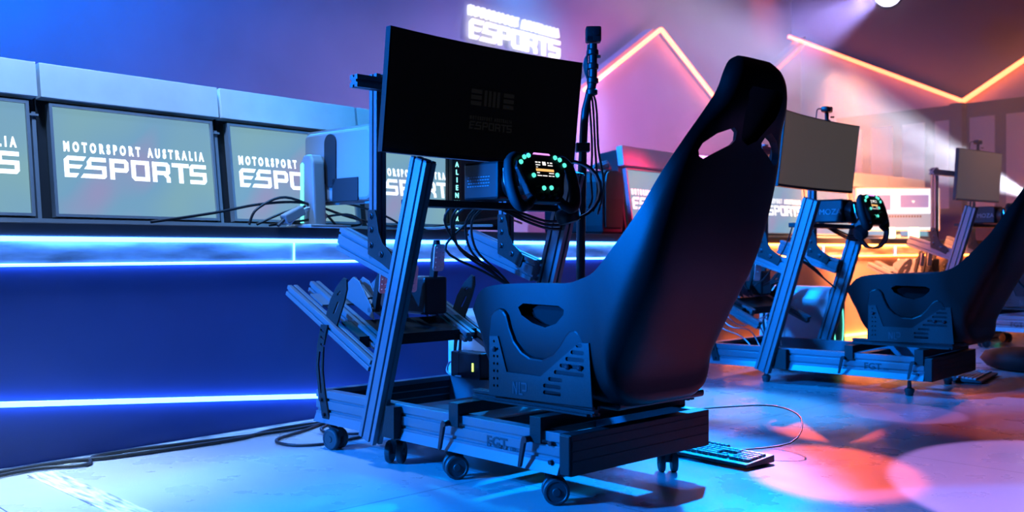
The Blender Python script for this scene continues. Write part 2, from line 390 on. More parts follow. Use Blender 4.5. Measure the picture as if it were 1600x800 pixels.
# ------------------------------------------------------------------ control desk
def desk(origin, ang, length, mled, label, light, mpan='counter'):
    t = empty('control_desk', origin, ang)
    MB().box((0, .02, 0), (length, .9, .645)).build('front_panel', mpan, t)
    MB().box((0, .012, .655), (length, .9, .727)).build('light_band', 'band', t)
    MB().box((0, -.008, .727), (length, .9, .743)).build('led_strip', mled, t)
    MB().box((0, .004, .645), (length, .9, .6515)).build('lower_led_strip', light, t)
    MB().box((0, .0, .743), (length, .95, .79), .004).build('worktop', 'worktop', t)
    for k in range(int(length/1.2)+1):
        x = .35+1.2*k
        if x < length-.1: MB().box((x-.002, .006, .6515), (x+.002, .02, .727)).build('band_joint', 'led_white', t)
    return tag(t, label, 'desk')
S2 = 4.40; A2 = R(43.5)
d1 = desk(tuple(C(-1.6, 0)), CA, S2+1.55, 'led_blue', 'long blue lit control desk with a glowing scuffed band under its top', 'led_white')
o2 = C(S2, 0); U2 = V((math.cos(A2), math.sin(A2), 0)); N2 = V((-math.sin(A2), math.cos(A2), 0))
d2 = desk(tuple(o2+U2*.06), A2, 5.1, 'led_orange', 'orange lit control desk behind the second and third rigs', 'led_orange', 'counter_tan')
# slanting light line let into the lower front panel
pa = C(-.05, .0, .212); pb = C(1.9, .0, .035)
mb = MB(); dd = (pb-pa).normalized(); up = CN.cross(dd)*-1
mb.prism([(0, -.008), ((pb-pa).length, -.008), ((pb-pa).length, .008), (0, .008)], pa-CN*.004, dd, V((0, 0, 1)), CN*.03)
tag(mb.build('plinth_led_strip', 'led_white'), 'bright blue-white light line slanting along the desk plinth at left', 'led strip')
mb = MB(); mb.box((.3, -.012, .01), (4.9, .02, .03))
t = mb.build('plinth_led_strip', 'led_orange'); t.location = o2; t.rotation_euler = (0, 0, A2)
tag(t, 'orange light line along the foot of the orange desk', 'led strip')

UW = .73
def desk_unit(origin, ang, label, dead=False):
    t = empty('desk_screen_unit', tuple(origin), ang)
    th = R(8); sy, cz = math.sin(th), math.cos(th)
    U_, Vv, Nn = V((1, 0, 0)), V((0, sy, cz)), V((0, cz, -sy))       # along, up the slope, into the desk
    def plate(name, x0, x1, a0, a1, d0, d1_, m, par=t, bev=0):
        return MB().prism([(x0, a0), (x1, a0), (x1, a1), (x0, a1)], Nn*d0, U_, Vv, Nn*(d1_-d0)).build(name, m, par, bevel=bev)
    plate('cabinet', .004, UW-.004, 0, .555, .035, .16, 'cab')
    plate('sill', .0, UW, 0, .018, -.004, .03, 'frame')
    plate('hood', .006, UW-.006, .45, .575, -.012, .034, 'hood', bev=.002)
    # bezel of four bars, a picture frame in one mesh
    bz = MB()
    for x0, x1, a0, a1 in ((.035, UW-.035, .026, .036), (.035, UW-.035, .424, .434), (.035, .046, .036, .424), (UW-.046, UW-.035, .036, .424)):
        bz.prism([(x0, a0), (x1, a0), (x1, a1), (x0, a1)], Nn*-.004, U_, Vv, Nn*.03)
    s = plate('screen', .046, UW-.046, .036, .424, .006, .03, 'desk_screen')
    bz.build('screen_bezel', 'frame', t)
    plate('side_bar', UW-.022, UW-.008, .018, .40, .01, .034, 'frame'); plate('side_bracket', UW-.034, UW+.0, .385, .392, .004, .034, 'frame')
    lg = logo('lettering', Nn*.005+U_*(UW/2)+Vv*.25, U_, Vv, .575, 'letters', s, .0012)
    return tag(t, label, 'control desk screen', 'tilted screen units on the control desk')
uz = .79
units = [(-.53, 'tilted desk screen cut off by the left edge of the photo'), (.2, 'tilted desk screen showing its whole white logo, pale blue hood above'),
         (.93, 'tilted desk screen with its logo half covered by the white monitor'), (1.66, 'tilted desk screen seen between monitor post and steering post'),
         (3.85, 'tilted desk screen under the bright pink hood')]
for s, lab in units: desk_unit(C(s+.036, .20, uz), CA, lab)
for i, lab in enumerate(('tilted desk screen hidden mostly by the tall black seat', 'tilted desk screen just right of the tall black seat', 'tilted desk screen below the second rig monitor',
        'tilted desk screen under the peach hood left of the far desktop monitor', 'tilted desk screen under the peach hood behind the desktop monitor')):
    desk_unit(o2+U2*(.30+.73*i)+N2*.20+V((0, 0, uz)), A2, lab)

# ------------------------------------------------------------------ the rigs
NPLATE = [(766,525),(779,525),(793,581),(846,588),(905,536),(921,536),(927,637),(766,617)]
def unproj(px, py, x, ox=.102, oy=2.733, deg=44):     # photo pixel -> rig-side plane
    c, n = math.cos(R(deg)), math.sin(R(deg)); d = ((px-800)/1550, 1., -(py-390)/1550)
    ol = (c*-ox+n*-oy, n*ox-c*oy); dl = (c*d[0]+n*d[1], -n*d[0]+c*d[1]); t = (x-ol[0])/dl[0]
    return (ol[1]+t*dl[1], .70+t*d[2])

def seat_mesh():
    Rm = [(.405,.515),(.345,.572),(.27,.594),(.12,.604),(-.025,.607),(-.09,.620),(-.145,.642),(-.21,.70),(-.30,.797),(-.355,.880),(-.410,.968),(-.445,1.045),(-.462,1.10),(-.468,1.15),(-.470,1.18),(-.475,1.195)]
    Bk = [(.34,.385),(.315,.31),(.24,.282),(.11,.275),(-.03,.272),(-.185,.272),(-.205,.36),(-.275,.50),(-.345,.63),(-.390,.75),(-.425,.87),(-.462,.98),(-.508,1.06),(-.522,1.125),(-.514,1.165),(-.492,1.192)]
    HW = [.19,.215,.225,.23,.235,.242,.248,.255,.256,.246,.222,.180,.146,.124,.102,.072]
    def interp(L, t):
        i = min(int(t), len(L)-2); f = t-i
        p0 = L[max(i-1, 0)]; p1 = L[i]; p2 = L[i+1]; p3 = L[min(i+2, len(L)-1)]
        return .5*((2*p1)+(p2-p0)*f+(2*p0-5*p1+4*p2-p3)*f*f+(3*p1-p0-3*p2+p3)*f**3)
    NT, NA = 61, 41
    cx = .27; vs = []; 
    def surf(t, k, inset):
        ry, rz = (interp([p[i] for p in Rm], t) for i in (0, 1)); by, bz = (interp([p[i] for p in Bk], t) for i in (0, 1)); hw = interp(HW, t)
        th = -math.pi/2+math.pi*k/(NA-1); s, c = math.sin(th), max(math.cos(th), 0)
        pe = .42 if t < 6 else .42+.18*min(1, (t-6)/4)
        x = math.copysign(abs(s)**pe, s)*(hw-inset); d = c**(pe*.9)
        L = math.hypot(by-ry, bz-rz); sh = max(.1, 1-inset/max(L, 1e-4))
        d *= sh
        return (cx+x, ry+(by-ry)*d, rz+(bz-rz)*d)
    for inset in (0, .032):
        for i in range(NT):
            t = (len(Rm)-1)*i/(NT-1)
            for k in range(NA): vs.append(surf(t, k, inset))
    N = NT*NA; fs = []
    I = lambda l, i, k: l*N+i*NA+k
    for i in range(NT-1):
        for k in range(NA-1):
            fs.append((I(0,i,k), I(0,i,k+1), I(0,i+1,k+1), I(0,i+1,k))); fs.append((I(1,i,k), I(1,i+1,k), I(1,i+1,k+1), I(1,i,k+1)))
        fs.append((I(0,i,0), I(0,i+1,0), I(1,i+1,0), I(1,i,0))); fs.append((I(0,i,NA-1), I(1,i,NA-1), I(1,i+1,NA-1), I(0,i+1,NA-1)))
    for k in range(NA-1):
        fs.append((I(0,0,k), I(1,0,k), I(1,0,k+1), I(0,0,k+1))); fs.append((I(0,NT-1,k), I(0,NT-1,k+1), I(1,NT-1,k+1), I(1,NT-1,k)))
    mb = MB(); mb.v = vs; mb.f = fs; return mb

def rrect(cx, cy, wx, wy, r, n=5):
    out = []
    for sx, sy, a0 in ((1, 1, 0), (-1, 1, 90), (-1, -1, 180), (1, -1, 270)):
        for i in range(n+1):
            a = R(a0+90*i/n); out.append((cx+sx*(wx/2-r)+r*math.cos(a), cy+sy*(wy/2-r)+r*math.sin(a)))
    return out
SEAT = None
def get_seat():
    global SEAT
    if SEAT is None:
        o = seat_mesh().build('seat_shell', 'shell')
        cs = []
        for s in (-1, 1):                              # harness slots through the back, hip slots through the sides
            poly = [(.182,.935),(.186,.948),(.172,.966),(.12,.992),(.055,1.010),(.040,1.002),(.040,.982),(.055,.970),(.12,.946),(.165,.928)]
            c = MB(); c.prism([(.27+s*(a-.085), b) for a, b in poly], (0, -.33, 0), (1, 0, 0), (0, 0, 1), (s*.24, -.30, 0)); cs.append(c)
            hip = [unproj(x, y, .035) for x, y in ((807,480),(815,474),(872,478),(881,484),(880,492),(868,506),(850,512),(830,505),(812,492))]
            c = MB(); c.prism(hip, (.27+s*.17, 0, 0), (0, 1, 0), (0, 0, 1), (s*.2, 0, 0)); cs.append(c)
        # shield-shaped dish pressed into the back of the headrest
        sh = [(-.080,.05),(-.068,.064),(.068,.064),(.080,.05),(.072,-.01),(.036,-.075),(0,-.09),(-.036,-.075),(-.072,-.01)]
        c = MB(); c.prism([(.27+a, b) for a, b in sh], (0, -.480, 1.06), (1, 0, 0), V((0, -.40, .916)), (0, -.12, -.052)); cs.append(c)
        cut(o, cs); SEAT = o.data; bpy.data.objects.remove(o)
    return SEAT.copy()
PLATE = None
def get_plate():
    global PLATE
    if PLATE is None:
        x0 = .03
        poly = [unproj(a, b, x0) for a, b in NPLATE]
        o = MB().prism(poly, (-.004, 0, 0), (0, 1, 0), (0, 0, 1), (.004, 0, 0)).build('seat_bracket', 'steel')
        c1 = MB(); c2 = MB()
        for i in range(7):
            y, z = unproj(773.5+(i % 2)*0, 533+i*11.5, x0); c1.cyl((-.02, y, z), (.02, y, z), .0042, 10)
        for i in range(6):
            y, z = unproj(779, 545+i*11.5, x0); c1.cyl((-.02, y, z), (.02, y, z), .0042, 10)
        for xa, xb, y_ in ((901,911,540),(893,914,550.5),(885,914,561),(876,914,571.5),(867,914,582),(858,880,592),(850,878,602.5),(850,878,613)):
            ya, za = unproj(xa, y_-(.0 if xb < 890 else 1), x0); yb, zb = unproj(xb, y_+(xb-xa)*.10, x0)
            c2.prism(rrect((ya+yb)/2, (za+zb)/2, abs(yb-ya), .011, .0054, 3), (-.02, 0, 0), (0, 1, 0), (0, 0, 1), (.04, 0, 0))
        cut(o, [c1, c2]); PLATE = o.data; bpy.data.objects.remove(o)
    return PLATE.copy()

def caster(t, x, y, ang, top=.10):
    d = V((math.cos(ang), math.sin(ang), 0)); a = V((-d.y, d.x, 0))   # d rolling direction, a axle
    c = V((x, y, .0375))-d*.018
    f = MB(); f.cyl((x, y, .08), (x, y, top), .009, 12); f.prism(rrect(0, 0, .05, .05, .008), V((x, y, top-.005)), d, a, (0, 0, .005))
    f.prism([(-.03,.012),(-.022,.034),(.0,.040),(.02,.044),(.03,.046),(.03,.040),(.01,.02),(.0,-.008),(-.012,-.008)], c-a*.009, d, V((0, 0, 1)), a*.018)
    o = f.build('caster', 'rubber', t, smooth=35)
    for s in (-1, 1):
        MB().lathe(c+a*s*.010, a*s, [(0,.030),(0,.0345),(.003,.037),(.015,.037),(.019,.034),(.020,.029),(.018,.027),(.018,.012),(.021,.010),(.021,.002)], 28).build('wheel', 'rubber', o, smooth=35)
    return o

def make_rig(name, loc, rz, dz, label, casters=True, seat_dy=0, mon=None, near=True, wheel_dz=0, fgt=True):
    t = empty(name, (loc[0], loc[1], 0), rz)
    base = empty('base', (0, 0, 0)); bpy.data.objects.remove(base)
    P = lambda nm, mb, m, par=None, **k: shift(mb).build(nm, m, par or t, **k)
    def shift(mb): mb.v = [(a, b, c+dz) for a, b, c in mb.v]; return mb
    # base frame -----------------------------------------------------
    for sx in (-1, 1):
        xo = -.046 if sx < 0 else .578                  # outer face
        yr = -.085 if sx < 0 else -.085
        prof = [(0,.21),(.04,.21),(.04,.10),(-.012,.10),(.0,.128),(0,.136),(.007,.137),(.007,.146),(0,.147),(0,.174),(.007,.175),(.007,.184),(0,.185)]
        m = MB().prism([((xo-sx*a*-1 if False else xo+(-sx)*a), b) for a, b in prof], (0, yr, 0), (1, 0, 0), (0, 0, 1), (0, 1.175, 0))
        # slot along the top of the rail
        rail = P('base_rail', m, 'alu', bevel=.001)
        if sx < 0 and fgt:
            y0, z0 = unproj(760, 689.5, -.047)
            text('rail_lettering', 'FGT', .043, (-.0472, y0, z0-.012+dz), (0, -1, 0), (0, 0, 1), 'mono', rail, bold=.0010, ext=.0004, xs=1.12)
            text('rail_lettering', 'Elite', .014, (-.0472, y0-.098, z0-.012+dz), (0, -1, 0), (0, 0, 1), 'mono', rail, bold=.0002, ext=.0004)
        for dy in (.02, .045):
            pass
        for z in (.118+.012, .18):
            P('bolt', MB().cyl((xo-sx*.001, -.055, z), (xo+sx*.010, -.055, z), .0065, 10), 'bolt', rail)
    for nm, y0, y1, x0, x1 in (('rear_beam', -.125, -.086, -.046, .578), ('front_beam', 1.05, 1.09, -.005, .537)):
        m = MB(); m.box((x0, y0, .10), (x1, y1, .21), .002)
        m2 = MB(); yy = y0 if y0 < 0 else y0
        beam = P(nm, m, 'alu' if y0 > 0 else 'steel')
        g = MB()
        for z in (.128, .155, .182): g.box((x0+.004, yy-.0015, z-.011), (x1-.004, yy, z+.011))
        P('beam_face', g, 'steel', beam)
        if y0 < 0:
            P('end_cap', MB().box((-.052, y0+.002, .103), (-.046, y1-.002, .207), .0015), 'black', beam)
    P('centre_beam', MB().box((-.005, .30, .105), (.537, .34, .185), .002), 'steel')
    P('cable_tray', MB().prism([(0, .0), (.5, .0), (.5, .03), (.48, .045), (.02, .045), (0, .03)], (.02, .4, .11), (1, 0, 0), (0, 0, 1), (0, .45, 0)), 'steel')
    if casters:
        for x, y, a in ((0, 0, 140), (.0, .421, 150), (.0, .70, 215), (.0, 1.06, 100), (.54, 0, 225), (.54, .5, 60), (.54, 1.04, 130)):
            c = caster(t, x, y, R(a))
    else:
        for x, y in ((0, 0), (0, .75), (.54, 0), (.54, .9)):
            P('levelling_foot', MB().lathe((x, y, -dz), (0, 0, 1), [(0,.014),(.004,.019),(.012,.019),(.02,.023),(.032,.023),(.04,.010),(.10+dz,.008)], 20), 'rubber', smooth=35)
    # steering uprights, arms, monitor posts ----------------------------
    for sx in (-1, 1):
        x = -.07 if sx < 0 else .602
        up = P('upright', MB().profile((x, .735, .085), (x, .462, .972), (1, 0, 0), .04, .08), 'alu', bevel=.0008)
        P('upright_cap', MB().profile((x, .4625, .971), (x, .461, .976), (1, 0, 0), .038, .076), 'black', up)
        P('upright_bracket', MB().prism([(.665,.105),(.60,.105),(.60,.205),(.64,.205)], (x+.022 if sx < 0 else x-.03, 0, 0), (0, 1, 0), (0, 0, 1), (.008 if sx > 0 else -.030, 0, 0)), 'steel', up)
        xa = -.026 if sx < 0 else .558
        arm = P('arm', MB().profile((xa, .955, .738), (xa, .60, .625), (1, 0, 0), .04, .08), 'alu', bevel=.0008)
        post = P('monitor_post', MB().profile((xa, .755, .67), (xa, .755, 1.275), (1, 0, 0), .04, .04), 'alu', bevel=.0008)
        xf = xa-.022
        gp = [(.775,.83),(.737,.83),(.725,.80),(.715,.755),(.695,.72),(.655,.692),(.64,.672),(.66,.635),(.70,.655),(.775,.685)]
        g = MB().prism(gp, (xf-.004, 0, 0), (0, 1, 0), (0, 0, 1), (.005, 0, 0))
        gus = P('gusset', g, 'steel', post, bevel=.001)
        for y, z in ((.755,.81),(.755,.765),(.755,.715),(.70,.685)): P('bolt', MB().lathe((xf-.004, y, z), (-1, 0, 0), [(0,.011),(.003,.011),(.004,.007),(.008,.007),(.008,.003)], 12), 'bolt', post)
        # pedal frame
        xp = -.026 if sx < 0 else .558
        pr = P('pedal_rail', MB().profile((xp, 1.285, .553), (xp, .775, .318), (1, 0, 0), .04, .04), 'alu', bevel=.0008)
        hs = [(1.055,.470),(.990,.436),(.945,.52),(.928,.565),(.930,.598),(.948,.604),(.990,.572),(1.03,.522)]
        xs = xp
        stop = MB().prism(hs, (xs-.003, 0, 0), (0, 1, 0), (0, 0, 1), (.006, 0, 0)).build('side_stop', 'steel')
        cc = MB(); cc.prism([(.965,.560),(.985,.548),(.985,.540),(.965,.552)], (xs-.02, 0, 0), (0, 1, 0), (0, 0, 1), (.05, 0, 0))
        cc.prism([(.972,.520),(.984,.520),(1.012,.478),(1.000,.478)], (xs-.02, 0, 0), (0, 1, 0), (0, 0, 1), (.05, 0, 0))
        cut(stop, [cc]); 
        for v in stop.data.vertices: v.co.z += dz
        stop.parent = pr
        # curved front strap from base to pedal frame
        xs = -.05 if sx < 0 else .582
        ys = [(1.02, .115), (1.045, .20), (1.06, .28), (1.055, .36), (1.03, .44)]
        m = MB()
        outer = [(y+.02, z) for y, z in ys] + [(y-.02, z) for y, z in reversed(ys)]
        st = MB().prism(outer, (xs-.003, 0, 0), (0, 1, 0), (0, 0, 1), (.006, 0, 0)).build('strap', 'steel')
        k = MB(); k.prism([(1.045,.20),(1.052,.20),(1.068,.30),(1.06,.345),(1.045,.345),(1.052,.29)], (xs-.02, 0, 0), (0, 1, 0), (0, 0, 1), (.04, 0, 0))
        for z in (.36, .385, .41): k.prism([(1.03, z), (1.052, z+.008), (1.052, z+.016), (1.03, z+.008)], (xs-.02, 0, 0), (0, 1, 0), (0, 0, 1), (.04, 0, 0))
        cut(st, [k])
        for v in st.data.vertices: v.co.z += dz
        st.parent = t
        for y, z in ((1.025, .13), (1.042, .18)): P('bolt', MB().cyl((xs+sx*.003, y, z), (xs+sx*.012, y, z), .007, 10), 'bolt', st)
    P('monitor_crossbar', MB().profile((-.15, .715, 1.235), (.69, .715, 1.235), (0, 1, 0), .04, .04), 'alu', bevel=.0008)
    P('wheel_mount_bar', MB().box((-.05, .52, .835), (.582, .60, .858), .003), 'steel')
    # pedal plate, cross plates and pedals
    sl = (.553-.318)/(1.285-.775)
    def slope(y): return .318+(y-.775)*sl+.020
    pl = P('pedal_plate', MB().prism([(.90, slope(.90)), (1.0, slope(1.0)), (1.0, slope(1.0)+.008), (.90, slope(.90)+.008)], (0.0, 0, 0), (0, 1, 0), (0, 0, 1), (.535, 0, 0)), 'steel')
    P('plate_lip', MB().box((0.0, .893, slope(.90)-.03), (.535, .90, slope(.90)+.008)), 'steel', pl)
    P('pedal_plate', MB().prism([(1.12, slope(1.12)), (1.20, slope(1.20)), (1.20, slope(1.20)+.006), (1.12, slope(1.12)+.006)], (0.0, 0, 0), (0, 1, 0), (0, 0, 1), (.535, 0, 0)), 'alu')
    P('inner_rail', MB().profile((.06, 1.27, .565), (.06, .86, .376), (1, 0, 0), .04, .04), 'alu')
    P('inner_rail', MB().profile((.47, 1.27, .565), (.47, .86, .376), (1, 0, 0), .04, .04), 'alu')
    for xq, face in ((.14, .05), (.25, .065), (.385, .05)):
        d = MB()
        for s in (-1, 1):
            d.prism([(.97,.45),(1.16,.53),(1.16,.56),(1.10,.60),(1.06,.585),(.99,.50)], (xq+s*.022-.002, 0, 0), (0, 1, 0), (0, 0, 1), (.004, 0, 0))
        d.cyl((xq-.024, 1.0, .485), (xq+.024, 1.0, .485), .01, 12); d.cyl((xq, 1.01, .50), (xq, 1.13, .59), .013, 14); d.cyl((xq, 1.03, .515), (xq, 1.09, .56), .019, 14)
        ped = P('pedal', d, 'alu', bevel=.0006)
        top = .735 if xq > .3 else .66
        P('pedal_arm', MB().prism([(1.01,.478),(.985,.478),(.955,.60),(.935,top-.03),(.940,top),(.955,top),(.97,top-.05),(.98,.60)], (xq-.010, 0, 0), (0, 1, 0), (0, 0, 1), (.02, 0, 0)), 'steel', ped, bevel=.001)
        pf = MB().prism(rrect(0, 0, face, .10, .012), (xq, .938, top-.065), (1, 0, 0), V((0, -.12, .99)), (0, -.006, 0)).build('pedal_face', 'chrome')
        k = MB()
        for i in range(3):
            for j in range(5): k.cyl((xq-.016+.016*i, .99, top-.10+.018*j), (xq-.016+.016*i, .87, top-.10+.018*j), .003, 8)
        cut(pf, [k])
        for v in pf.data.vertices: v.co.z += dz
        pf.parent = ped
    P('pedal_motor', MB().box((.33, .95, .46), (.44, 1.10, .60), .01), 'black')
    # seat carrier -------------------------------------------------
    for y in (.335, -.005):
        yy = y+seat_dy
        beam = P('seat_crossbeam', MB().box((-.055, yy-.02, .212), (.587, yy+.02, .247), .002), 'steel')
        for sx in (-1, 1):
            xe = -.055 if sx < 0 else .587
            P('clamp_plate', MB().box((xe, yy-.021, .176), (xe+sx*.005, yy+.021, .247), .001), 'steel', beam)
            h = MB(); xh = xe+sx*.016
            h.cyl((xe, yy+.022, .185), (xe+sx*.026, yy+.022, .185), .0095, 14)
            h.prism([(.012,.008),(.022,-.0),(.036,-.076),(.030,-.080),(.026,-.076),(.008,-.002)], (xe+sx*.016, yy+.012, .185), (0, 1, 0), (0, 0, 1), (sx*.009, 0, 0))
            P('clamp_lever', h, 'bolt', beam, smooth=30)
    for sx in (-1, 1):
        x = .055 if sx < 0 else .485
        P('slider_rail', MB().profile((x, .36+seat_dy, .262), (x, -.125+seat_dy, .262), (1, 0, 0), .034, .028), 'steel', bevel=.001)
        pls = get_plate()
        for v in pls.vertices: v.co = V((v.co.x+(.03 if sx < 0 else .514), v.co.y+seat_dy, v.co.z+dz))
        br = link('seat_bracket', pls, 'steel', t)
        P('bracket_foot', MB().box((.026 if sx < 0 else .480, -.115+seat_dy, .250), (.06 if sx < 0 else .514, .315+seat_dy, .256)), 'steel', br)
        if sx < 0:
            y0, z0 = unproj(801, 613, .025)
            nl = MB()
            for poly in ([(0,0),(0,1),(.12,1),(.12,0)], [(.0,1),(.14,1),(.56,0),(.42,0)], [(.44,0),(.44,1),(.56,1),(.56,0)], [(.72,.0),(.72,1),(.84,1),(.84,.13),(1.15,.13),(1.15,0)], [(.98,.87),(.98,1),(1.5,1),(1.62,.88),(1.62,.42),(1.5,.3),(1.1,.3),(1.1,.43),(1.5,.43),(1.5,.87)]):
                nl.prism([(-a*.036, b*.036) for a, b in poly], (.0252, y0+seat_dy, z0-.004), (0, 1, 0), (0, 0, 1), (-.0006, 0, 0))
            P('bracket_lettering', nl, 'mono', br)
        for px, py in ((774, 545), (889, 573), (908, 575)):
            y, z = unproj(px, py, .03); P('bolt', MB().lathe((x+(.0-.03 if sx < 0 else .03), y+seat_dy, z), (sx, 0, 0), [(0,.008),(.004,.008),(.006,.006),(.008,.003)], 12), 'bolt', br)
        # moulded mounting lobes on the shell flank
        lobe = [unproj(a, b, .04) for a, b in ((766,612),(766,525),(769,492),(775,484),(782,481),(789,484),(794,492),(799,512),(806,532),(818,549),(831,558),(850,561),(866,553),(878,537),(886,523),(892,516),(900,514),(908,520),(915,536),(922,545),(925,622))]
        m = MB().prism([(a+seat_dy, b) for a, b in lobe], (.031 if sx < 0 else .509, 0, 0), (0, 1, 0), (0, 0, 1), (.03*(-sx), 0, 0))
        P('mounting_lobe', m, 'shell', bevel=.007)
    sm = get_seat()
    for v in sm.vertices: v.co = V((v.co.x, v.co.y+seat_dy, v.co.z+dz))
    seat = link('seat_shell', sm, 'shell', t, smooth=38)
    P('seat_cushion', MB().box((.075, -.10+seat_dy, .31), (.465, .31+seat_dy, .40), .03), 'pad', seat, smooth=40)
    for x in (.082, .418): P('side_pad', MB().box((x, -.04+seat_dy, .36), (x+.04, .27+seat_dy, .565), .018), 'pad', seat, smooth=40)
    P('seat_underpan', MB().box((.10, -.165+seat_dy, .262), (.50, .28+seat_dy, .285), .008), 'black', seat)
    # monitor ---------------------------------------------------------
    mo = dict(x0=-.116, x1=.768, zt=1.392, zb=1.006, yt=.565, yb=.61, sag=.03, screen='screen', ghost=True)
    if mon: mo.update(mon)
    NS = 24; W_ = mo['x1']-mo['x0']
    def mp(s, a, off=0):                                 # s 0..1 across, a 0..1 up
        x = mo['x0']+W_*s; y = mo['yb']+(mo['yt']-mo['yb'])*a+mo['sag']*(1-(2*s-1)**2)
        z = mo['zb']+(mo['zt']-mo['zb'])*a
        nx = mo['sag']*4*(2*s-1)/W_*-1*-1
        return (x, y+off, z)
    def sheet(s0, s1, a0, a1, d0, d1_, n=NS):
        m = MB(); vs = []
        for i in range(n+1):
            s = s0+(s1-s0)*i/n
            for a, d in ((a0, d0), (a1, d0), (a1, d1_), (a0, d1_)): vs.append(mp(s, a, d))
        fs = [(0, 1, 2, 3), tuple(n*4+k for k in (3, 2, 1, 0))]
        for i in range(n):
            for k in range(4): fs.append((i*4+k, i*4+(k+1) % 4, (i+1)*4+(k+1) % 4, (i+1)*4+k))
        return m.add(vs, fs)
    mn = P('monitor', sheet(0, 1, 0, 1, 0, .024), 'black', smooth=40, bevel=.001)
    P('monitor_back', sheet(.25, .75, .15, .85, .024, .052, 10), 'black', mn, smooth=40)
    P('monitor_screen', sheet(.008, .992, .035, .985, -.0015, .001), mo['screen'], mn, smooth=40)
    P('monitor_mount', MB().box((.22, mo['yt']+mo['sag']+.062, 1.17), (.40, .697, 1.29), .004), 'black', mn)
    if mo['ghost']:
        u = V((1, 0, 0)); v = V((0, -.115, .993)); c = V(mp(.535, .34, -.004))+V((0, 0, dz))
        logo('screen_lettering', c, u, v, .20, 'ghost', mn, .0008)
        g = MB()
        c2 = V(mp(.535, .55, -.004))
        for (a0, a1, b0, b1) in ((-.10,-.052,.012,.026),(-.10,-.052,-.008,.006),(-.10,-.052,-.028,-.014),(.05,.10,.012,.026),(.05,.10,-.008,.006),(.05,.10,-.028,-.014),(-.04,-.028,-.028,.026),(-.020,-.008,-.028,.026),(0,.012,-.028,.026),(.02,.032,-.028,.026)):
            g.prism([(a0, b0), (a1, b0), (a1, b1), (a0, b1)], c2, u, v, V((0, -.0008, 0)))
        P('screen_mark', g, 'ghost', mn)
    # steering wheel and motor ------------------------------------------
    wz = .915+wheel_dz
    mot = P('wheel_motor', MB().box((.20, .42, .862), (.335, .585, .985), .008), 'black')
    P('motor_nose', MB().lathe((.2675, .42, wz), (0, -1, 0), [(0,.052),(.01,.058),(.04,.058),(.05,.04),(.09,.034),(.125,.034)], 24), 'black', mot, smooth=35)
    if near is True:
        g = MB()
        for r_ in range(4):
            for c_ in range(9): g.box((.1985, .565-c_*.012-.004*(r_ % 2), .905+r_*.010), (.2002, .557-c_*.012-.004*(r_ % 2), .908+r_*.010))
        P('motor_print', g, 'print_grey', mot)
    else:
        text('motor_lettering', 'MOZA', .042, (.1985, .548, .905+dz), (0, -1, 0), (0, 0, 1), 'print_grey', mot, ext=.0006)
    c0 = V((.272, .290, wz+.003)); u = V((1, 0, 0)); tl = R(14); v = V((0, math.sin(tl), math.cos(tl))); n = u.cross(v)   # n faces the driver
    body = [(-.085,.072),(-.055,.088),(.055,.088),(.085,.072),(.10,.04),(.088,.0),(.075,-.045),(.05,-.075),(-.05,-.075),(-.075,-.045),(-.088,.0),(-.10,.04)]
    wh = P('steering_wheel', MB().prism(body, c0-n*.016, u, v, n*.030), 'black', bevel=.004)
    for s in (-1, 1):
        path = [c0+u*(s*a)+v*b+n*.0 for a, b in ((.075,.070),(.106,.073),(.132,.055),(.142,.012),(.142,-.030),(.132,-.070),(.110,-.086),(.084,-.080),(.062,-.062))]
        P('grip', MB().tube(path, [.013,.015,.017,.0185,.0195,.0195,.019,.016,.013], 14, 5), 'blackm', wh, smooth=60)
        P('shift_paddle', MB().prism([(s*.07,.03),(s*.128,.045),(s*.135,.0),(s*.125,-.03),(s*.07,-.01)], c0-n*.038, u, v, n*.004), 'chrome', wh)
    dsp = P('display', MB().prism(rrect(0, .030, .085, .062, .004), c0+n*.0145, u, v, n*.004), 'dispd', wh)
    dw = MB()
    for (a0, a1, b0, b1) in ((-.038,-.028,.051,.055),(-.024,-.015,.051,.055),(-.007,.008,.044,.056),(.016,.022,.051,.055),(.028,.038,.051,.055),(-.038,-.018,.043,.046),(.016,.038,.043,.046),(-.038,-.030,.036,.038),
            (-.038,-.026,.017,.020),(.016,.038,.017,.020),(-.038,-.018,.008,.011),(-.014,.006,.008,.011),(.012,.024,.008,.011),(.028,.038,.008,.011)):
        dw.prism([(a0, b0), (a1, b0), (a1, b1), (a0, b1)], c0+n*.0186, u, v, n*.0006)
    P('display_readout', dw, 'dispw', wh)
    P('display_bar', MB().prism([(-.040,.024),(.040,.024),(.040,.032),(-.040,.032)], c0+n*.0186, u, v, n*.0006), 'amber', wh)
    P('rev_light', MB().prism([(-.038,.080),(.038,.080),(.034,.085),(-.034,.085)], c0+n*.0125, u, v, n*.004), 'rev', wh)
    for a, b in ((-.098,.036+.015),(-.080,.068),(-.060,.074),(.060,.074),(.080,.068),(.098,.051),(-.052,.010),(.056,.016),(-.016,-.030),(.018,-.028)):
        P('button', MB().lathe(c0+u*a+v*b+n*.014, n, [(0,.0075),(.004,.0075),(.006,.006),(.0065,.002)], 14), 'mint', wh, smooth=40)
    for a, b in ((-.045,-.035),(.045,-.035),(-.03,-.056),(.03,-.056),(0,-.05)):
        P('rotary_knob', MB().lathe(c0+u*a+v*b+n*.014, n, [(0,.010),(.004,.010),(.006,.008),(.014,.007),(.015,.003)], 14), 'blackm', wh, smooth=40)
    return tag(t, label, 'racing simulator', 'racing simulator rigs along the stage')

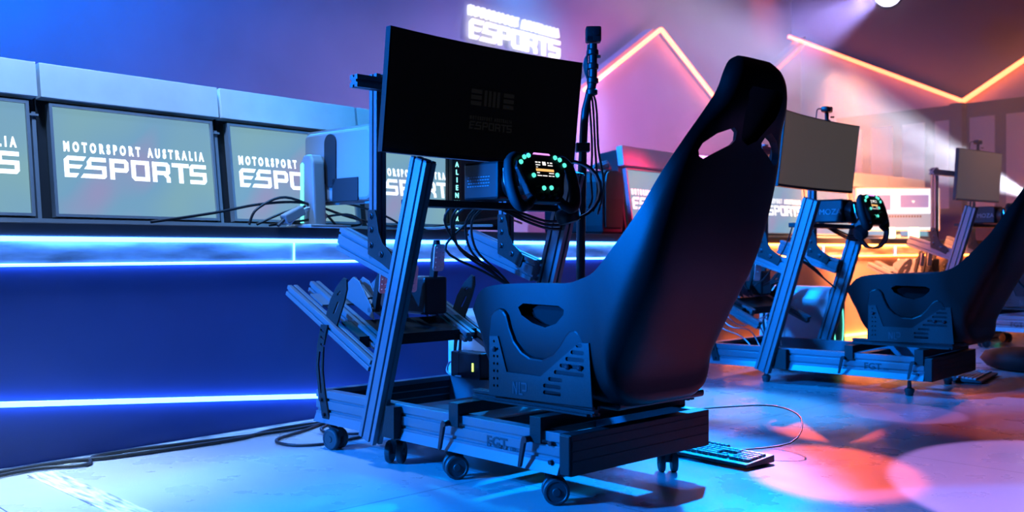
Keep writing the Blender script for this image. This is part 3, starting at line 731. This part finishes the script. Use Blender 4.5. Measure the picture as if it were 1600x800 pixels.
rig1 = make_rig('racing_simulator', (.102, 2.733), R(44), 0, 'large racing simulator on casters nearest the camera with its tall black seat')
rig2 = make_rig('racing_simulator', (1.905, 4.755), R(48), -.02, 'blue lit racing simulator on small feet between the nearest rig and the right edge', casters=False, seat_dy=-.06,
                mon=dict(x0=-.145, x1=.77, zt=1.43, zb=1.045, screen='screen_grey', ghost=False), near=False)
rig3 = make_rig('racing_simulator', (3.62, 6.75), R(40), .03, 'farthest racing simulator at right with most of its seat out of frame', casters=True,
                mon=dict(x0=.0, x1=.70, zt=1.41, zb=1.03, yt=.585, yb=.61, sag=0.0, screen='screen_grey', ghost=False), near=False)

def rigpt(rig, x, y, z): 
    c, s = math.cos(rig.rotation_euler.z), math.sin(rig.rotation_euler.z)
    return V((rig.location.x+c*x-s*y, rig.location.y+s*x+c*y, z))

# ------------------------------------------------------------------ things on and around the rigs
def headset(pt, ang, label, sc_=1):
    t = empty('headset', pt, ang)
    arc = [(0, .09*math.sin(a), .095*math.cos(a)) for a in [R(-105+210*i/12) for i in range(13)]]
    m = MB(); vs = []; 
    for i, (x, y, z) in enumerate(arc):
        ln = math.hypot(y, z)
        for dx, k in ((-.018, 1), (.018, 1), (.018, 1.09), (-.018, 1.09)): vs.append((dx, y*k, z*k))
    fs = [(0, 1, 2, 3), tuple(12*4+k for k in (3, 2, 1, 0))]
    for i in range(12):
        for k in range(4): fs.append((i*4+k, i*4+(k+1) % 4, (i+1)*4+(k+1) % 4, (i+1)*4+k))
    m.add(vs, fs); m.build('headband', 'black', t, smooth=40)
    for s in (-1, 1):
        MB().lathe((0, s*.085, -.03), (0, -s, 0), [(-.02,.02),(-.015,.036),(.005,.042),(.02,.042),(.03,.036),(.032,.02)], 24).build('ear_cup', 'black', t, smooth=40)
    t.scale = (sc_,)*3
    return tag(t, label, 'headset')
h = headset(tuple(rigpt(rig1, .60, .44, .905)), R(44), 'black headset hanging beside the steering wheel of the nearest rig', 1.05)
h.rotation_euler = (R(-75), R(0), R(-85)); h.location = rigpt(rig1, .555, .43, .905)
h2 = headset(tuple(rigpt(rig2, .42, .26, .78)), R(10), 'black headset hanging under the steering wheel of the second rig', .95)
h2.rotation_euler = (R(-150), R(0), R(-70)); h2.location = rigpt(rig2, .30, .30, .80)

def webcam(pt, ang, label):
    t = empty('webcam', pt, ang)
    MB().box((-.036, -.022, .045), (.036, .022, .078), .009).build('camera_body', 'black', t, smooth=40)
    MB().lathe((0, -.022, .062), (0, -1, 0), [(0,.014),(.006,.014),(.007,.008)], 20).build('lens', 'dispd', t, smooth=40)
    m = MB(); m.cyl((0, 0, .0), (0, 0, .05), .011, 14); m.box((-.02, -.014, -.02), (.02, .030, .004), .003); m.cyl((.01, -.02, .018), (.03, -.028, .02), .005, 8)
    m.build('clip', 'black', t, smooth=40)
    MB().tube([(-.02, .02, .066), (-.055, .03, .06), (-.07, .03, .02), (-.065, .04, -.03), (-.05, .08, -.12)], .0032, 8).build('lead', 'cable', t, smooth=60)
    return tag(t, label, 'webcam', 'webcams clipped on the rig monitors')
webcam(tuple(rigpt(rig2, .53, .655, 1.427)), R(48), 'small black webcam clipped on top of the second rig monitor')
webcam(tuple(rigpt(rig3, .36, .615, 1.445)), R(40), 'small black webcam clipped on top of the farthest rig monitor')

# action camera on a tall pole
px, py = .268, 3.86
t = empty('camera_pole', (px, py, 0))
MB().tube([(-.002, 0, 0), (.0, 0, .75), (.012, 0, 1.18), (.030, 0, 1.30), (.040, 0, 1.36)], [.018, .018, .016, .014, .012], 12, 6).build('pole', 'black', t, smooth=60)
m = MB(); m.tube([(.036, 0, 1.30), (.046, 0, 1.36), (.047, 0, 1.44), (.047, 0, 1.50)], .017, 10, 5)
for z in (1.30, 1.345, 1.40, 1.455): m.lathe((.042+.004*(z > 1.33), 0, z), (0, 0, 1), [(0,.016),(.004,.023),(.02,.023),(.026,.016)], 16)
m.cyl((.05, 0, 1.45), (.075, -.01, 1.45), .006, 8);
MB().box((-.02, -.02, 1.08), (.035, .03, 1.115), .004).build('pole_clamp', 'black', t)
m.build('clamp_arm', 'black', t, smooth=40)
cb = MB().box((.018, -.028, 1.505), (.078, .022, 1.565), .006).build('camera_body', 'black', t, smooth=40)
MB().lathe((.058, -.028, 1.54), (0, -1, 0), [(0,.013),(.006,.013),(.007,.009)], 18).build('lens', 'dispd', t, smooth=40)
MB().box((.022, -.0295, 1.51), (.040, -.028, 1.525)).build('front_screen', 'dispd', t)
for k in range(3):
    s = k*.012
    MB().tube([(.03+s, .01, 1.50), (.025-s*.5, .02, 1.42), (.035+s, .02, 1.28), (.045+s, .015, 1.1), (.040+s*2, .01, .98), (.045+s*1.6, .012, .90), (.03+s*1.5, .01, .86-s)], .0045, 7).build('hanging_lead', 'cable', t, smooth=60)
MB().lathe((0, 0, 0), (0, 0, 1), [(0,.11),(.012,.11),(.016,.10),(.018,.02)], 28).build('foot', 'black', t, smooth=40)
tag(t, 'thin black pole carrying a small action camera right of the big monitor', 'camera stand')

# power adaptor on the right rail of the nearest rig
t = empty('power_adaptor', tuple(rigpt(rig1, .556, .95, .2105)), R(44))
MB().box((-.03, -.085, 0), (.045, .085, .098), .006).build('casing', 'black', t)
MB().box((-.0312, .038, .001), (.0455, .041, .0985)).build('casing_seam', 'dispd', t)
MB().box((-.0325, -.05, .028), (-.0300, -.041, .060), .001).build('indicator_light', 'green', t)
MB().tube([(-.0, .085, .04), (-.0, .12, .05), (-.01, .13, .02), (-.02, .10, .006), (-.03, .02, .004)], .004, 8).build('power_lead', 'cable_w', t, smooth=60)
tag(t, 'black power adaptor box with a green light on the frame of the nearest rig', 'power supply')

def tower(pt, ang, label, h_=.46, matn='pcglass'):
    t = empty('computer_tower', pt, ang)
    sec = [(-.10, 0), (.10, 0), (.105, .04), (.105, h_-.07), (.09, h_-.02), (.06, h_), (-.06, h_), (-.09, h_-.02), (-.105, h_-.07), (-.105, .04)]
    MB().prism(sec, (0, -.22, .012), (1, 0, 0), (0, 0, 1), (0, .44, 0)).build('case', matn, t, bevel=.006)
    MB().prism([(a*.86, .03+b*.9) for a, b in sec], (0, -.232, .012), (1, 0, 0), (0, 0, 1), (0, .012, 0)).build('front_grille', 'black', t)
    m = MB()
    for i in range(24 if matn != 'cab' else 0):
        a = 2*math.pi*i/24; b = 2*math.pi*(i+1)/24
        m.cyl((.062*math.cos(a), -.236, h_*.55+.16*math.sin(a)), (.062*math.cos(b), -.236, h_*.55+.16*math.sin(b)), .0035, 6)
    if matn != 'cab': m.build('ring_light', 'led_mint', t)
    MB().box((-.09, -.2, 0), (.09, .2, .013)).build('foot', 'black', t)
    return tag(t, label, 'computer', 'computer towers beside the rigs')
tower(tuple(rigpt(rig1, .80, 1.03, 0)), R(44), 'pale computer tower on the floor behind the nearest rig seat', .44)
tower(tuple(rigpt(rig2, .78, .93, 0)), R(48), 'pale rounded computer tower on the floor behind the second rig', .47)
tower(tuple(rigpt(rig3, .80, .9, 0)), R(40), 'computer tower mostly hidden behind the farthest rig', .44)

def keyboard(pt, ang, label, cable):
    t = empty('keyboard', pt, ang)
    L, D = .44, .155
    MB().prism([(-D/2, .006), (D/2, .006), (D/2, .030), (-D/2, .018)], (-L/2, 0, 0), (0, 1, 0), (0, 0, 1), (L, 0, 0)).build('base', 'kbody', t, bevel=.003)
    sl = .012/D
    rows = [(.068, [1]+[0]+[1]*4+[.4]+[1]*4+[.4]+[1]*4), (.040, [1]*13+[2]), (.020, [1.5]+[1]*12+[1.5]), (.0, [1.75]+[1]*11+[2.25]), (-.020, [2.25]+[1]*10+[2.75]), (-.040, [1.25]*3+[6.25]+[1.25]*4)]
    keys = []
    for yy, ws in rows:
        x = -.213; kw = .0188
        for wd in ws:
            if wd not in (0, .4): keys.append((x+.001, x+wd*kw-.0012, yy-.0085, yy+.0085))
            x += wd*kw
    for yy in (.04, .02): keys += [(.066+i*.019, .0835+i*.019, yy-.0085, yy+.0085) for i in range(3)]
    keys += [(.066+i*.019, .0835+i*.019, -.0485, -.0315) for i in range(3)] + [(.085, .1025, -.0285, -.0115)]
    for yy in (.04, .02, 0, -.02, -.04): keys += [(.131+i*.0195, .149+i*.0195, yy-.0085, yy+.0085) for i in range(4)]
    for (a, b, c, d) in keys:
        z = .024+(c+d)/2*sl
        k = MB(); k.add([(a, c, z), (b, c, z), (b, d, z), (a, d, z), (a+.002, c+.002, z+.008), (b-.002, c+.002, z+.008), (b-.002, d-.001, z+.008), (a+.002, d-.001, z+.008)],
                        [(0,3,2,1),(4,5,6,7),(0,1,5,4),(1,2,6,5),(2,3,7,6),(3,0,4,7)])
        k.build('key', 'keycap', t)
    for s in (-1, 1): MB().box((s*.19-.012, D/2-.03, 0), (s*.19+.012, D/2-.012, .012)).build('foot', 'kbody', t)
    if cable: MB().tube(cable, .0028, 8).build('lead', 'cable', t, smooth=60)
    return tag(t, label, 'keyboard', 'keyboards on the stage floor')
keyboard((.655, 3.355, 0), R(131+180), 'black keyboard lying on the floor behind the nearest rig', [(.06, .076, .02), (.20, .20, .05), (.15, .34, .11), (.0, .40, .13), (-.14, .30, .12), (-.19, .12, .12)])
keyboard((2.50, 5.36, 0), R(54), 'keyboard lying on the floor right of the second rig', [(.06, .076, .02), (.12, .12, .006), (.2, .10, .005), (.3, .16, .004)])

t = MB(); 
t.lathe((0, 0, 0), (0, 0, 1), [(.0, .12), (.02, .16), (.07, .19), (.12, .17), (.15, .10), (.155, .02)], 24)
bg = t.build('bag', 'blackm', None, smooth=60); bg.location = (2.98, 5.72, 0); bg.scale = (1.0, 1.5, .85); bg.rotation_euler = (0, 0, R(30))
tag(bg, 'black rounded bag on the floor at the right edge', 'bag')

# ------------------------------------------------------------------ things on the desk
def back_monitor(origin, ang, w_, zb, zt, mat_, label, stand=True):
    t = empty('desktop_monitor', tuple(origin), ang)
    bz = zb-.79; tz = zt-.79
    m = MB(); m.prism(rrect(0, (bz+tz)/2, w_, tz-bz, .012), (0, 0, 0), (1, 0, 0), (0, 0, 1), (0, .018, 0)); m.build('housing', mat_, t, smooth=30)
    MB().prism(rrect(0, (bz+tz)/2, w_*.93, (tz-bz)*.92, .03), (0, -.028, 0), (1, 0, 0), (0, 0, 1), (0, .028, 0)).build('back_cover', mat_, t, bevel=.012)
    MB().box((-w_/2+.01, .018, bz+.012), (w_/2-.01, .0195, tz-.01)).build('display', 'screen_grey', t)
    return t
ang = math.atan2(4.08-4.40, -.587+.92)
t = back_monitor((-.70, 4.075, .79), ang, .485, .885, 1.20, 'white', '')
MB().prism(rrect(-.035, .275, .078, .22, .038), (0, -.034, 0), (1, 0, 0), (0, 0, 1), (0, .008, 0)).build('cable_recess', 'cab', t)
MB().prism([(-.045, 0), (-.15, 0), (-.15, .27), (-.125, .30), (-.08, .30), (-.06, .27)], (0, -.10, 0), (1, 0, 0), (0, 0, 1), (0, .06, 0)).build('stand', 'white', t, bevel=.008)
MB().prism([(-.142, .02), (-.122, .02), (-.122, .26), (-.130, .268), (-.142, .26)], (0, -.104, 0), (1, 0, 0), (0, 0, 1), (0, .006, 0)).build('stand_light', 'led_mint', t)
MB().box((-.18, -.15, 0), (-.0, .05, .012), .004).build('stand_base', 'white', t)
MB().box((-.02, -.034, .105), (.15, -.028, .20), .002).build('port_cover', 'cab', t)
tag(t, 'white desktop monitor seen from behind with a mint light on its stand', 'monitor')

t = back_monitor(C(2.37, .10, .79), CA, .46, .80, 1.20, 'black', '')
MB().box((-.245, -.045, .0), (-.185, -.02, .385), .004).build('stand', 'black', t)
for i, ch in enumerate('ALIENWARE'):
    k = textmesh(ch, .034, bold=.0008, ext=.0006, align='CENTER'); k.transform(mtx((-.215, -.0465, .312-.0375*i), (1, 0, 0), (0, 0, 1))); link('stand_lettering', k, 'lit_text', t)
tag(t, 'dark desktop monitor seen from behind with mint letters down its stand', 'monitor')

t = tower(tuple(C(3.55, .32, .79)), CA, 'dark computer tower standing on the desk beside the pink hood', .37, 'cab')
t['group'] = 'computer towers on the desk'
m = MB()
for k in range(7):
    a = k*.9; m.tube([(-.10+.012*math.sin(a), -.02+.03*math.cos(a), .012+.006*k % .03), (-.02, .02*math.sin(a), .03+.012*math.cos(a)), (.04, .03*math.cos(a*1.3), .04+.02*math.sin(a)), (.09, .02*math.sin(a), .02+.01*math.cos(a))], .009, 8)
cb = m.build('cable_coil', 'white', None, smooth=60); cb.location = C(3.56, .20, 1.172); cb.rotation_euler = (0, 0, CA)
tag(cb, 'coil of white cable lying on the dark tower left of the pink hood', 'cable')

# far desktop monitor facing the camera
t = empty('desktop_monitor', (3.12, 7.9+.12, .79), R(-4))
wd_ = .66
MB().prism(rrect(0, .235, wd_, .35, .01), (0, 0, 0), (1, 0, 0), (0, 0, 1), (0, .03, 0)).build('housing', 'white', t)
dm = mat('bright_far_display', (.02, .02, .02), .4, emit=(.80, .86, .95), strength=1.3)
dp = mat('violet_window', (.02, .02, .02), .4, emit=(.25, .23, .55), strength=1.0)
dg = mat('grey_bar', (.02, .02, .02), .4, emit=(.42, .48, .62), strength=.8)
s = MB().box((-wd_/2+.008, -.002, .07), (wd_/2-.008, .001, .402)).build('display', dm, t)
MB().box((-.26, -.003, .23), (-.06, -.002, .35)).build('display_window', dp, s); MB().box((.02, -.003, .25), (.24, -.002, .35)).build('display_window', dp, s)
for x in (-.17, .12):
    MB().prism([(-.014,.30),(-.012,.306),(.012,.306),(.014,.30),(0,.284)], (x, -.0032, 0), (1, 0, 0), (0, 0, 1), (0, -.0006, 0)).build('display_emblem', 'dispw', s)
MB().box((-.26, -.003, .09), (.26, -.002, .20)).build('display_bar', dg, s)
m = MB()
for i in range(16): m.box((-.16+i*.022, -.0036, .17), (-.146+i*.022, -.003, .186))
m.build('display_text', 'mono', s)
MB().box((-.03, .03, 0), (.03, .05, .2)).build('stand', 'white', t); MB().box((-.12, -.05, 0), (.12, .09, .01), .003).build('stand_base', 'white', t)
tag(t, 'bright desktop monitor with violet windows on the far orange desk', 'monitor')
for x, lab in ((-.11, 'mint lit glass block left under the far bright monitor'), (.08, 'mint lit glass block right under the far bright monitor')):
    b = MB().box((-.035, -.03, 0), (.035, .03, .085), .006).build('desk_gadget', 'led_mint', None); b.location = V((3.12+x, 7.9, .7905)); tag(b, lab, 'gadget', 'mint lit blocks on the far desk')

# cables on the desk around the white monitor
def cable(pts, r, m, label, grp):
    o = MB().tube(pts, r, 8, 6).build('cable', m, None, smooth=60); return tag(o, label, 'cable', grp)
cp = lambda x, y, z: tuple(C(x, y, z))
cable([cp(.55, .06, .80), cp(.8, .04, .84), cp(1.0, .02, .88), cp(1.2, .0, .89), cp(1.45, .02, .84), cp(1.7, .0, .80), cp(2.1, .02, .797)], .0055, 'cable', 'black cable arching low across the desk from the left', 'loose cables on the desk')
cable([cp(.95, .03, .797), cp(.98, .02, .86), cp(1.1, .0, .91), cp(1.28, .0, .86), cp(1.38, .02, .80)], .0055, 'cable', 'black cable looped over the stand base of the white monitor', 'loose cables on the desk')
cable([cp(1.0, .05, .80), cp(1.15, .03, .86), cp(1.35, .0, .90), cp(1.6, .0, .86), cp(1.8, .04, .80)], .005, 'cable', 'black cable hanging in a wide arc right of the white monitor stand', 'loose cables on the desk')
cable([cp(1.12, .0, .80), cp(1.2, -.01, .87), cp(1.3, -.01, .84), cp(1.24, .0, .80), cp(1.34, .02, .80)], .005, 'cable_w', 'pale cable coiled at the foot of the white monitor', 'loose cables on the desk')
cable([cp(1.05, .04, .797), cp(1.2, .0, .82), cp(1.42, -.0, .85), cp(1.5, .0, .81), cp(1.4, .04, .797)], .005, 'cable', 'thin black cable curled on the desk edge by the monitor', 'loose cables on the desk')
cable([cp(1.9, .05, .797), cp(2.15, .0, .83), cp(2.45, .02, .86), cp(2.7, .1, .84)], .0055, 'cable', 'black cable rising to the dark monitor with mint letters', 'loose cables on the desk')
cable([cp(1.75, .03, .797), cp(1.95, .0, .80), cp(2.15, .0, .815), cp(2.35, .0, .82)], .006, 'cable_w', 'pale pink cable along the desk edge behind the steering post', 'loose cables on the desk')
pg = empty('cable_plug', tuple(C(1.13, -.01, .84)), CA); MB().box((-.05, -.02, -.02), (.05, .02, .02), .006).build('plug_body', 'white', pg); MB().cyl((-.05, 0, 0), (-.085, 0, -.01), .008, 10).build('plug_tip', 'cable', pg)
pg.rotation_euler = (0, R(-25), CA); tag(pg, 'white connector block among the cables by the white monitor', 'plug')

# cables bunched behind the wheel of each rig
def rigcables(rig, dz, n, label):
    m = MB(); rnd = random.Random(5+n)
    for k in range(n):
        x0 = .20+.03*k; 
        m.tube([(x0, .62, .86+dz), (x0+.03*rnd.uniform(-1, 1), .68, .80+dz), (.30+.08*rnd.uniform(-1, 1), .72, .70+dz), (.42+.05*rnd.uniform(-1, 1), .70, .62+dz), (.50, .66, .56+dz), (.535, .60, .50+dz)], .0045, 7, 5)
    for k in range(3): m.tube([(.30, .60, .87+dz), (.42, .55, .83-.01*k+dz), (.52, .52, .80-.012*k+dz), (.582, .50, .80-.014*k+dz)], .005, 7, 5)
    o = m.build('wiring_loom', 'cable', rig, smooth=60)
    return o
rigcables(rig1, 0, 6, ''); rigcables(rig2, -.02, 5, '')
m = MB()
for k in range(3): m.tube([(.05+.1*k, .62, .84), (.10+.1*k, .70, .70), (.08+.12*k, .80, .55), (.15+.1*k, .90, .50)], .004, 7, 5)
m.build('wiring_loom', 'cable', rig2, smooth=60)
m = MB()
for k in range(5): m.tube([(.05+.08*k, .85, .16), (.10+.09*k, .95, .22+.03*k), (.05+.1*k, 1.05, .27), (.12+.07*k, 1.15, .35), (.15+.06*k, 1.1, .46)], .004, 7, 5)
m.build('pedal_wiring', 'cable_w', rig2, smooth=60)

# ------------------------------------------------------------------ floor tape and floor cables
def strip(name, a, b, wd, label, m='tape', z=.003):
    a, b = V((*a, 0)), V((*b, 0)); d = (b-a).normalized(); n = V((-d.y, d.x, 0)); L = (b-a).length
    o = MB().box((0, -wd/2, 0), (L, wd/2, z)).build(name, m, None); o.location = a; o.rotation_euler = (0, 0, math.atan2(d.y, d.x)); return tag(o, label, 'tape')
e0 = C(-1.0, -.045); e1 = C(2.2, -.045)
strip('floor_tape', e0[:2], e1[:2], .075, 'scuffed tape strip running along the foot of the blue lit desk', z=.002)
strip('floor_tape', (-1.47, 3.10), (-.90, 2.52), .085, 'wide tape strip crossing the floor at lower left', z=.003)
f1 = [C(-.5, -.10, .008), C(.1, -.06, .008), C(.35, -.12, .008), C(.75, -.16, .008), C(1.0, -.10, .008), C(1.35, -.14, .008), C(1.7, -.08, .008)]
cable([tuple(p) for p in f1], .007, 'cable', 'black cable lying along the tape at the foot of the desk', 'cables on the stage floor')
f2 = [C(-.3, -.16, .008), C(.05, -.10, .008), C(.2, -.16, .008), C(.3, -.05, .008), C(.6, -.09, .008), C(1.0, -.16, .008), C(1.3, -.12, .008)]
cable([tuple(p) for p in f2], .006, 'cable', 'second black cable weaving beside the tape at lower left', 'cables on the stage floor')
cable([(-.75, 3.98, .006), (-.80, 3.80, .006), (-.86, 3.62, .006), (-.78, 3.52, .006), (-.66, 3.55, .006), (-.56, 3.68, .006)], .0055, 'cable', 'black cable looped on the floor in front of the front caster', 'cables on the stage floor')
cable([(-.72, 3.98, .006), (-.74, 3.84, .006), (-.66, 3.74, .006), (-.50, 3.76, .006), (-.38, 3.84, .006)], .005, 'cable', 'thin cable curling under the front corner of the nearest rig', 'cables on the stage floor')
cable([(-.45, 3.9, .006), (-.30, 3.82, .03), (-.15, 3.9, .05), (.0, 3.8, .006)], .005, 'cable_w', 'pale cable inside the front bay of the nearest rig', 'cables on the stage floor')

# ------------------------------------------------------------------ stage lamps in the haze
def lamp(name, loc, tgt, label):
    t = empty(name, loc); d = (V(tgt)-V(loc)); t.rotation_euler = d.to_track_quat('Y', 'Z').to_euler()
    MB().lathe((0, -.32, 0), (0, 1, 0), [(0,.05),(.02,.10),(.1,.13),(.26,.14),(.31,.15),(.31,.128),(.29,.125)], 24).build('lamp_body', 'blackm', t, smooth=40)
    MB().lathe((0, -.035, 0), (0, 1, 0), [(0,.12),(.01,.12),(.014,.06)], 24).build('lamp_lens', lens_m, t, smooth=40)
    m = MB(); m.box((-.17, -.2, -.03), (-.15, -.14, .03)); m.box((.15, -.2, -.03), (.17, -.14, .03)); m.box((-.17, -.23, -.03), (.17, -.20, .03)); m.build('yoke', 'blackm', t)
    return tag(t, label, 'stage light', 'stage lights shining through the haze')
lens_m = mat('lamp_lens', (.5, .5, .6), .3, emit=(.72, .66, 1), strength=14)
L1 = V((3.52, 9.3, 3.10)); lamp('stage_light', L1, (1.6, 6.0, 1.9), 'bright violet stage lamp at the top edge of the photo')
L2 = V((4.95, 9.3, 1.12)); lamp('stage_light', L2, (2.6, 7.2, 2.7), 'stage lamp behind the farthest rig throwing pale beams up left')
spot('lamp_beam_top', L1+V((-.1, -.1, -.05)), (.3, 8.0, 1.5), (.40, .33, 1), 1500, 46, .9, .05)
for i, (tx, tz) in enumerate(((1150, 20), (1190, 75), (1235, 110), (1275, 150), (1300, 195), (1330, 235))):
    Y = 7.0; q = V(((tx-800)/1550*Y, Y, .70-(tz-390)/1550*Y))
    spot('lamp_beam', L2+V((-.05, -.03, .06)), q, (.80, .82, 1), 6000, 6.0, .6, .02)

hz = bpy.data.materials.new('stage_haze'); hz.use_nodes = True; nt = hz.node_tree; nt.nodes.clear()
vo = nt.nodes.new('ShaderNodeOutputMaterial'); vs_ = nt.nodes.new('ShaderNodeVolumeScatter'); vs_.inputs['Density'].default_value = .07; vs_.inputs['Anisotropy'].default_value = .25
vs_.inputs['Color'].default_value = (1, 1, 1, 1)
nt.links.new(vs_.outputs[0], vo.inputs['Volume'])
hb = MB().prism([(-3, .95), (10.6, .95), (10.6, 5.5), (-3, 5.5)], C(0, WY-.4), CU, (0, 0, 1), -CN*1.9)
hb = MB().prism([(0, 0), (0, 0)], (0, 0, 0), (1, 0, 0), (0, 1, 0), (0, 0, 1)) if False else hb
poly = [C(2.6, .95), C(2.6, WY-.35), C(10.3, WY-.35), V((6.0, 8.9, 0)), V((5.0, 7.2, 0)), V((2.6, 5.9, 0))]
hb = MB().prism([(p.x, p.y) for p in poly], (0, 0, 1.0), (1, 0, 0), (0, 1, 0), (0, 0, 4.0))
ho = hb.build('haze', hz); tag(ho, 'thin stage haze hanging in front of the back wall', 'haze', None, 'stuff')
